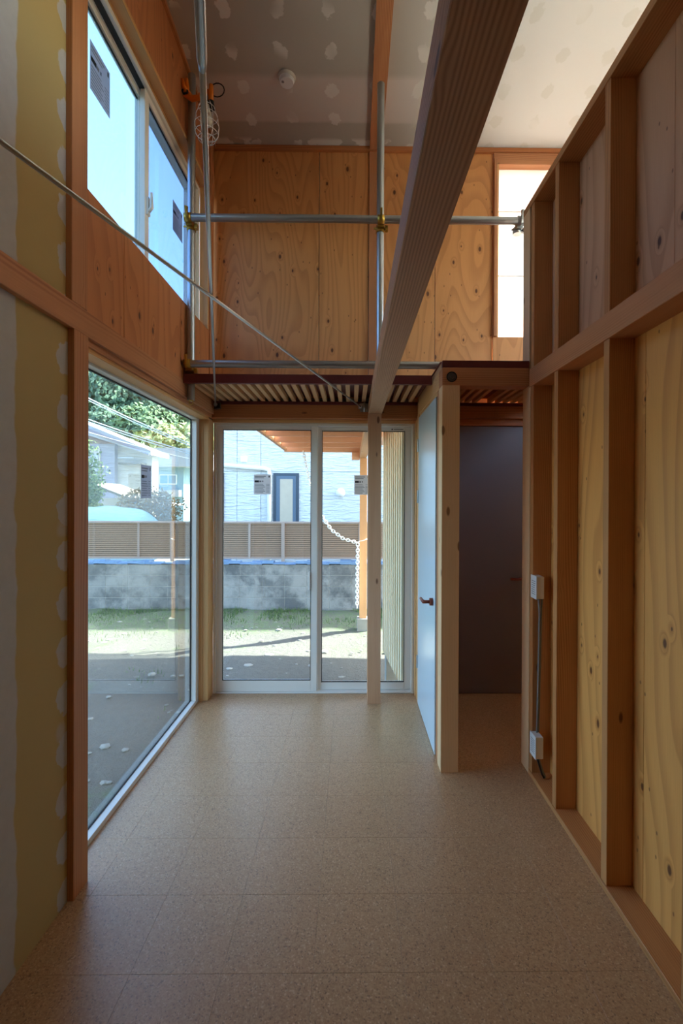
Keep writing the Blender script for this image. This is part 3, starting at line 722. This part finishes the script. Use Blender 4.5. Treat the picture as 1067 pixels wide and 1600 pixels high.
# ------------------------------------------------------------------ outlet boxes and cable on the last stud
for z0, z1, lb in ((1.045, 1.170, 'upper white socket box on the last stud beside the passage'), (.150, .272, 'lower white socket box near the floor on the last stud')):
    t = empty('socket_box', lb, 'socket', (1.05, 2.56, z0))
    xo = 1.030
    box('housing', xo+.006, xo+.046, 2.524, 2.600, z0, z1, M['white'], t, .003)
    box('cover_plate', xo, xo+.006, 2.520, 2.600, z0-.002, z1+.002, M['white'], t, .002)
    bm = bmesh.new()
    for k in range(7): add_box(bm, xo-.0006, xo+.001, 2.535, 2.585, z0+.022+.012*k, z0+.0255+.012*k)
    mesh_from('slots', bm, M['grey_ink'], t)
cb = empty('cable', 'grey twin cable hanging between the two socket boxes', 'cable', (1.08, 2.57, .6))
tube('strand', [(1.068, 2.585, 1.055), (1.074, 2.582, .95), (1.071, 2.58, .75), (1.067, 2.58, .5), (1.062, 2.58, .265)], .0055, M['cable'], cb, 8)
tube('strand', [(1.088, 2.588, 1.12), (1.096, 2.590, 1.07), (1.088, 2.590, .98), (1.083, 2.588, .75), (1.078, 2.587, .5), (1.072, 2.586, .265)], .0055, M['cable'], cb, 8)
tube('strand', [(1.062, 2.575, .158), (1.072, 2.57, .11), (1.085, 2.56, .065), (1.095, 2.55, .034)], .007, M['cable'], cb, 8)
tube('strand', [(1.052, 2.57, .158), (1.066, 2.56, .10), (1.08, 2.55, .05), (1.088, 2.54, .034)], .005, M['black'], cb, 8)

# ================================================================== OUTSIDE
def ground():
    bm = bmesh.new(); nx, ny = 120, 90; x0, x1, y0, y1 = -12, 6, -3, 8.9
    V = []
    for j in range(ny+1):
        for i in range(nx+1):
            x = x0+(x1-x0)*i/nx; y = y0+(y1-y0)*j/ny
            h = .035*noise.noise(Vector((x*1.1, y*1.1, 0)))+.015*noise.noise(Vector((x*4, y*4, 3)))
            h += .05*max(0, min(1, (y-6.8)/1.2))*(.6+.5*noise.noise(Vector((x*2, y*2, 5))))
            V.append(bm.verts.new((x, y, -.42+h)))
    for j in range(ny):
        for i in range(nx):
            a = j*(nx+1)+i
            f = bm.faces.new((V[a], V[a+1], V[a+nx+2], V[a+nx+1])); f.smooth = True
    o = mesh_from('ground', bm, M['soil']); tag(o, 'bare soil yard with patchy grass outside the windows', 'ground', kind='structure')
ground()
o = tag(box('far_ground', -90, 60, 8.9, 110, -.9, -.45, plain('far ground', '9a9a86', .9, 0, 0, .2), None, 0), 'flat ground behind the block wall', 'ground', kind='structure')
# block wall
bw = empty('block_wall', 'low stained concrete block wall along the back of the yard', 'wall', (0, 8.25, -.4))
zt = .415; rows = [zt-.2*k for k in range(5)]
box('core', -9.2, 3.2, 8.197, 8.33, -.6, .40, plain('pale mortar', 'bdbab2', .9), bw, 0)
for r_ in range(5):
    z1 = zt-.2*r_; z0 = z1-.194; off = 0
    x = -9.2+off
    while x < 3.1:
        wdt = .4
        if r_ < 4: box('concrete_block', x+.003, x+wdt-.003, 8.19, 8.34, z0, z1, M['block'], bw, .004)
        else: box('concrete_block', x+.004, x+wdt-.004, 8.19, 8.34, z0-.1, z1, M['block'], bw, .004)
        x += .4
bm = bmesh.new()
for k in range(62):
    x = -9.2+k*.2; add_box(bm, x, x+.2, 8.17, 8.36, .424, .46+.025*math.sin(k*1.7)+.01*math.sin(k*.6), Matrix.Rotation(.1*math.sin(k*2.1), 3, 'X'))
o = mesh_from('tarp_strip', bm, M['tarp']); tag(o, 'crinkled blue-grey sheeting laid along the top of the block wall', 'sheeting')
# fence
fn = empty('slat_fence', 'brown-grey horizontal slat fence on top of the block wall', 'fence', (0, 8.3, .5))
fx = [-9.2, -7.24, -5.24, -3.24, -1.24, .76, 2.76]
nsl = 0
for i in range(len(fx)-1):
    for k in range(18):
        box('slat', fx[i]+.003, fx[i+1]-.003, 8.285, 8.297, .535+.0345*k,   .535+.0345*k+.024, M['fence'], fn, 0)
    box('slat_backing', fx[i], fx[i+1], 8.299, 8.303, .53, 1.15, plain('fence back', '4d4038', .8) if i == 0 else bpy.data.materials['fence back'], fn, 0)
    box('post', fx[i+1]-.03, fx[i+1]+.03, 8.25, 8.284, .46, 1.17, M['fence_post'], fn, .002)
    box('post', fx[i+1]-.61-.02, fx[i+1]-.61+.02, 8.262, 8.284, .53, 1.16, M['fence_post'], fn, .002)
box('top_rail', -9.2, 2.8, 8.262, 8.31, 1.15, 1.185, M['fence_post'], fn, .002)
box('bottom_rail', -9.2, 2.8, 8.262, 8.31, .505, .533, M['fence_post'], fn, .002)

# neighbour house
nh = empty('neighbour_house', 'white rippled-siding house directly behind the fence', 'house', (0, 10.6, -.4))
ex = [-3.05, -2.64, -2.09, .94, 3.9, 6.9, 9.0]
box('core', -3.05, 9.0, 10.53, 16, -.5, 7.4, M['wall_blue'], nh, 0)  # unseen height and right end stretched to cast shade on the yard
for i in range(len(ex)-1):
    for z0, z1 in ((-.4, 2.22), (2.228, 5.2), (5.208, 7.39)):
        box('siding_panel', ex[i]+.004, ex[i+1]-.004, 10.5, 10.53, z0, z1, M['siding'], nh, .003)
box('flat_roof', -3.2, 9.1, 10.4, 16.1, 7.4, 7.5, M['roofw'], nh, 0)
def nwin(x0, x1, z0, z1):
    wn = box('window', x0, x1, 10.46, 10.5, z0, z1, M['navy'], nh, .005)
    box('inner_frame', x0+.07, x1-.07, 10.445, 10.46, z0+.07, z1-.07, plain('slate window frame', '4a6076', .4), wn, .004)
    box('pane', x0+.16, x1-.14, 10.440, 10.445, z0+.16, z1-.14, M['beige_pane'], wn, 0)
nwin(-1.80, -1.21, .9, 2.19); nwin(-3.25, -2.93, .9, 2.19)
tube('downpipe', [(-3.0, 10.43, 2.37), (-2.0, 10.43, 2.29), (-1.90, 10.43, 2.26), (-1.88, 10.43, 2.16), (-1.88, 10.43, 0)], .05, M['alu_white'], nh, 12)
box('vent_cap', -2.55, -2.40, 10.44, 10.5, 2.44, 2.58, M['alu_white'], nh, .01)
bm = bmesh.new(); uvsphere(bm, (-.25, 10.38, 1.74), .105, 24, 16); mesh_from('globe_lamp', bm, M['white'], nh, smooth=True)

# pergola
pg = empty('pergola', 'larch pergola roof with rafters outside the glass door', 'pergola', (-.3, 5.5, 2.3))
for y in (4.10, 4.72, 5.30, 5.88, 6.46): box('rafter', -1.0, .36, y, y+.04, 2.33, 2.42, M['pergola'], pg, .002)
box('end_beam', -1.04, .36, 7.0, 7.05, 2.32, 2.43, M['pergola'], pg, .002)
box('side_beam', -1.04, -1.0, 3.9, 7.0, 2.34, 2.43, M['pergolaY'], pg, .002)
for k in range(13):
    box('roof_board', -.93, 3.6 if k > 3 else .9, 3.86+k*.245, 3.86+k*.245+.238, 2.432, 2.45, M['pboard'], pg, .001)  # longer boards run on out of view, added to shade the near yard
box('carrier_beam', .12, .225, 3.86, 7.08, 2.225, 2.33, M['pergolaY'], pg, .002)
box('joint_block', -.0, .12, 6.93, 7.03, 2.20, 2.318, M['pergola'], pg, .002)
box('post', .125, .235, 6.94, 7.04, -.22, 2.225, M['pergolaZ'], pg, .002)
box('post_base', .09, .27, 6.9, 7.08, -.45, -.22, M['concrete'], pg, .006)
# wing wall of vertical boards
ww = empty('wing_wall', 'pale weathered board wall projecting outside the glass door', 'wall', (.4, 4.3, 0))
n = 10
for k in range(n):
    y0 = 3.85+k*.1; x = .43-.1*(k+.5)/n
    box('board', x, x+.022, y0+.0008, y0+.0992, .0, 2.325, M['wing'], ww, .0015)
box('core', .47, .55, 3.84, 4.84, .02, 2.325, M['wall_cream'], ww, 0)
box('footing', .36, .60, 4.66, 4.86, -.45, .02, M['concrete'], ww, .005)
# chain
def catpts():
    pts = [(474, 709), (482, 748), (491, 782), (503, 808), (518, 829), (537, 843), (559, 849)]
    out = []
    for px, py in pts: out.append(Vector(((px-549.3)/711*6.86, 6.86, 1.6+(780.5-py)/711*6.86)))
    out.append(Vector((.09, 6.86, .55))); out.append(Vector((.088, 6.86, -.02)))
    return out
def chain():
    pts = catpts(); bm = bmesh.new(); L = .052; k = 0
    seg = [(pts[i], pts[i+1]) for i in range(len(pts)-1)]; tot = sum((b-a).length for a, b in seg); s = 0
    while s < tot:
        q = s
        for a, b in seg:
            l = (b-a).length
            if q <= l: p = a+(b-a)*(q/l); t = (b-a).normalized(); break
            q -= l
        side = t.cross(Vector((0, 1, 0))).normalized() if k % 2 else Vector((0, 1, 0))
        add_tube(bm, [p+t*(math.cos(a_)*.032)+side*(math.sin(a_)*.021) for a_ in [i*math.pi/5 for i in range(10)]], .008, 6, False, True)
        s += L*.85; k += 1
    add_tube(bm, [(.09, 6.86, .94), (.125, 6.92, .96), (.17, 6.93, .965), (.24, 6.93, .99)], .006, 6)
    o = mesh_from('plastic_chain', bm, M['chain'], smooth=True); tag(o, 'white plastic chain draped from the pergola beam to its post', 'chain')
chain()

# grass, stones
def grass():
    bm = bmesh.new()
    for _ in range(9000):
        r = random.random()
        if r < .75: x, y = random.uniform(-6, 1.2), 8.15-abs(random.gauss(0, .45))
        else: x, y = random.uniform(-5, -1.5), random.uniform(1.5, 7)
        if noise.noise(Vector((x*1.6, y*1.6, 9))) < -.05+(.0 if y > 6.5 else .25): continue
        h = random.uniform(.025, .085); a = random.uniform(0, 6.28); lean = random.uniform(0, .04); w_ = .006
        z = -.40+.05*max(0, min(1, (y-6.8)/1.2))*.6-.02
        dx, dy = math.cos(a), math.sin(a)
        v = [bm.verts.new((x-dy*w_, y+dx*w_, z)), bm.verts.new((x+dy*w_, y-dx*w_, z)), bm.verts.new((x+dx*lean, y+dy*lean, z+h))]
        bm.faces.new(v)
    o = mesh_from('grass', bm, M['grass']); tag(o, 'short green weeds at the foot of the block wall and across the yard', 'grass', kind='stuff')
grass()
def stones():
    bm = bmesh.new()
    for _ in range(420):
        x, y = random.uniform(-5, 1), random.uniform(1, 8); s = random.choice((.008, .012, .02, .02, .035))*random.uniform(.7, 1.5)
        g = bmesh.ops.create_icosphere(bm, subdivisions=1, radius=s)['verts']
        for v in g: v.co *= random.uniform(.8, 1.15)
        bmesh.ops.scale(bm, vec=(1.3, 1, .5), verts=g); bmesh.ops.translate(bm, vec=(x, y, -.41), verts=g)
    o = mesh_from('gravel', bm, M['concrete']); tag(o, 'scattered pebbles lying on the yard soil', 'pebbles', kind='stuff')
stones()

# far houses
h1 = empty('far_house', 'white-roofed house with lavender-grey gable behind the left of the fence', 'house', (-10.5, 20, 0))
prism('gable_wall', [(-14, -.5), (-10.25, -.5), (-10.25, 4.05), (-14, 5.5)], 'Y', 19.8, 20.2, M['wall_lav'], h1)
prism('side_wall', [(-10.25, -.5), (-8.75, -.5), (-8.75, 3.45), (-10.25, 4.05)], 'Y', 20.05, 20.7, M['house_cream'], h1)
prism('roof', [(-14.2, 5.98), (-8.35, 3.58), (-8.35, 3.40), (-14.2, 5.2)], 'Y', 19.0, 20.9, M['roofw'], h1)
prism('eave_board', [(-14.2, 5.80), (-8.4, 3.46), (-8.4, 3.38), (-14.2, 5.66)], 'Y', 18.96, 19.0, M['wall_lav'], h1)
wn = box('window', -11.75, -10.85, 19.75, 19.8, 1.9, 3.75, M['house_cream'], h1, .01)
box('pane', -11.68, -10.92, 19.73, 19.75, 1.97, 3.5, plain('grey pane', '9ea6b4', .3), wn, 0)
box('awning', -10.0, -9.0, 19.6, 20.05, 3.05, 3.12, M['roof_tile'], h1, 0)
box('gutter', -10.0, -9.35, 19.55, 19.6, 3.3, 3.36, M['roofw'], h1, 0)
h2 = empty('far_house', 'smaller pale blue house with a low white roof right of the white-roofed house', 'house', (-11.2, 28, 0))
box('wall', -12.6, -10.3, 28, 32, -.5, 3.6, M['wall_blue'], h2, 0)
prism('roof', [(-13.2, 4.6), (-9.6, 4.6), (-9.3, 3.5), (-13.4, 3.5)], 'Y', 27.3, 32.5, M['roofw'], h2)
wn = box('window', -11.75, -10.7, 27.95, 28, 2.45, 3.05, M['alu_white'], h2, 0)
box('pane', -11.70, -11.25, 27.93, 27.95, 2.5, 3.0, M['blue_pane'], wn, 0); box('pane', -11.2, -10.75, 27.93, 27.95, 2.5, 3.0, M['blue_pane'], wn, 0)
box('balcony', -12.2, -10.4, 27.5, 28, 1.7, 2.1, M['roofw'], h2, 0)
sh = empty('shed', 'low shed with weathered tile roof in front of the white-roofed house', 'shed', (-8, 16, 0))
box('wall', -8.9, -7.6, 16.3, 17.6, -.5, 1.6, M['house_cream'], sh, 0)
prism('tile_roof', [(-9.1, 2.15), (-7.3, 1.45), (-7.3, 1.38), (-9.1, 2.05)], 'Y', 15.9, 18, M['roof_tile'], sh)
prism('tile_roof', [(-7.6, 1.45), (-6.6, 1.40), (-6.6, 1.32), (-7.6, 1.36)], 'Y', 15.9, 18, M['roofw'], sh)

# covered vehicle-like shape: a low rounded sheet cover
def cover():
    bm = bmesh.new(); nx, ny = 30, 10; V = []
    for j in range(ny+1):
        for i in range(nx+1):
            u, v = i/nx, j/ny; x = -7.6+3.0*u; y = 10.6+1.4*v
            z = .2+1.20*(1-abs(2*u-1)**5)*(.75+.25*math.sin(math.pi*v)**.5)-.10*abs(u-.5)+.012*math.sin(u*26)
            V.append(bm.verts.new((x, y, z)))
    for j in range(ny):
        for i in range(nx):
            a = j*(nx+1)+i; f = bm.faces.new((V[a], V[a+1], V[a+nx+2], V[a+nx+1])); f.smooth = True
    for i in range(nx):
        a, b = V[i], V[i+1]; c, d_ = bm.verts.new((a.co.x, a.co.y, -.45)), bm.verts.new((b.co.x, b.co.y, -.45)); bm.faces.new((a, c, d_, b))
    o = mesh_from('sheet_cover', bm, M['teal']); tag(o, 'long rounded pale teal sheet cover just behind the fence', 'cover')
cover()

# foliage
def clump_mesh(name, r, n, seed, sub=3, amp=.28):
    rnd = random.Random(seed); bm = bmesh.new()
    for k in range(n):
        c = Vector((rnd.gauss(0, .42), rnd.gauss(0, .42), rnd.gauss(0, .33)))*r; rr = r*rnd.uniform(.35, .6)
        g = bmesh.ops.create_icosphere(bm, subdivisions=sub, radius=rr)['verts']
        for v in g:
            nv = noise.noise(v.co*(3.2/rr)+Vector((k, seed, 0)))+.5*noise.noise(v.co*(7/rr)+Vector((k, seed, 4)))
            v.co = v.co*(1+amp*nv)+c
    me = bpy.data.meshes.new(name); bm.to_mesh(me); bm.free(); return me
def leafy_mesh(name, r, n, ls, seed, sc=(1, 1, 1)):
    rnd = random.Random(seed); bm = bmesh.new()
    for k in range(n):
        d_ = Vector((rnd.gauss(0, 1), rnd.gauss(0, 1), rnd.gauss(0, 1))).normalized()
        rad = r*(rnd.uniform(.55, 1.0))*(1+.25*noise.noise(d_*2.5+Vector((seed, 0, 0))))
        c = Vector((d_.x*rad*sc[0], d_.y*rad*sc[1], d_.z*rad*sc[2]))
        a = Vector((rnd.gauss(0, 1), rnd.gauss(0, 1), rnd.gauss(0, 1))).normalized()*ls; b = a.cross(d_).normalized()*ls*.55
        bm.faces.new([bm.verts.new(c-a), bm.verts.new(c+b), bm.verts.new(c+a), bm.verts.new(c-b)])
    me = bpy.data.meshes.new(name); bm.to_mesh(me); bm.free(); return me
def bush(name, label, cat, c, r, n, ls, mat, sc=(1, 1, 1)):
    t = empty(name, label, cat, (c[0], c[1], -.45))
    link('foliage', leafy_mesh('foliage', r, n, ls, hash(label) % 97 if False else len(label), sc), mat, t, c)
    tube('stem', [(c[0], c[1], -.45), (c[0]+.03, c[1], c[2]*.5), (c[0], c[1], c[2])], [.06, .05, .03], M['bark'], t, 8)
bush('bush', 'tall fresh green bush at the left edge of the left window', 'bush', (-8.45, 13.6, 2.1), 1.35, 5200, .06, M['leaf_bush'], (.75, .8, 1.15))
bush('bush', 'second smaller green bush below the tall bush beside the low shed', 'bush', (-7.7, 13.0, 1.75), .6, 2200, .05, M['leaf_bush'])
bush('hedge', 'low yellow-green hedge behind the pale teal cover', 'hedge', (-7.3, 12.7, 1.15), .55, 2600, .045, M['leaf_hedge'], (2.2, .7, .55))
bush('fruit_tree', 'pale leafy shrub dotted with orange fruit behind the fence', 'shrub', (-5.6, 12.6, 1.25), .85, 3000, .05, M['flower'], (1.1, .8, .8))

def hillh(x, y):
    t = max(0, min(1, (y-38)/40)); return -1+27*t**1.1*(1+.06*math.sin(x*.12))
def hill():
    bm = bmesh.new(); nx, ny = 40, 24; V = []
    for j in range(ny+1):
        for i in range(nx+1):
            x = -80+100*i/nx; y = 36+60*j/ny; V.append(bm.verts.new((x, y, hillh(x, y)+1.2*noise.noise(Vector((x*.1, y*.1, 0))))))
    for j in range(ny):
        for i in range(nx):
            a = j*(nx+1)+i; f = bm.faces.new((V[a], V[a+1], V[a+nx+2], V[a+nx+1])); f.smooth = True
    o = mesh_from('hillside', bm, M['leaf_mid']); tag(o, 'steep green hillside rising behind the houses', 'hill', kind='structure')
hill()
protos = [leafy_mesh('crown', 3.0, 7000, .24, s+3, (1, 1, .85)) for s in range(4)]
tm = [M['leaf_dark'], M['leaf_mid'], M['leaf_yellow']]
vari = {}
trunk_me = None
lbl = ['dark green tree crown on the hillside behind the houses', 'mid green tree crown on the hillside behind the houses', 'yellow-green tree crown on the hillside behind the houses']
rnd = random.Random(5)
cnt = 0
for j in range(8):
    y = 43+j*4.6
    lo, hi = -.62*y, -.36*y
    x = lo+rnd.uniform(0, 2)
    while x < hi:
        k = rnd.choice((0, 0, 1, 1, 0, 2)); pr = rnd.randrange(4)
        if (pr, k) not in vari:
            me = protos[pr].copy(); me.materials.clear(); me.materials.append(tm[k]); vari[(pr, k)] = me
        yy = y+rnd.uniform(-1.2, 1.2); z = hillh(x, yy)+1.6
        t = empty('tree', lbl[k], 'tree', (x, yy, hillh(x, yy)), 'trees covering the hillside')
        cr = link('crown', vari[(pr, k)], None, t, (x, yy, z)); s = rnd.uniform(1.1, 1.5); cr.scale = (s, s, s*rnd.uniform(.9, 1.3)); cr.rotation_euler = (0, 0, rnd.uniform(0, 6.3))
        if trunk_me is None:
            bm = bmesh.new(); add_tube(bm, [(0, 0, -1.5), (0, 0, 2.0)], [.3, .2], 6); trunk_me = bpy.data.meshes.new('trunk'); bm.to_mesh(trunk_me); bm.free(); trunk_me.materials.append(M['bark'])
        link('trunk', trunk_me, None, t, (x, yy, hillh(x, yy)))
        x += rnd.uniform(4.0, 6.0); cnt += 1

# overhead wires
def wire(label, a, b, sag, r=.018, n=2):
    a, b = Vector(a), Vector(b); bm = bmesh.new()
    for q in range(n):
        add_tube(bm, [a.lerp(b, i/16)+Vector((0, 0, -sag*4*(i/16)*(1-i/16)-q*.07)) for i in range(17)], r, 6)
    o = mesh_from('overhead_wire', bm, M['white']); tag(o, label, 'wire')
wire('upper pair of overhead wires crossing in front of the hillside', (-11.2, 14.5, 6.35), (-3.9, 14.5, 2.9), .25)
wire('lower pair of overhead wires sloping just above the white roof', (-11.2, 14.0, 5.3), (-3.9, 14.0, 2.75), .2)
wire('thin single overhead wire lowest over the far roofs', (-11.2, 15.0, 4.6), (-3.9, 15.0, 2.6), .15, .012, 1)
print('trees', cnt)
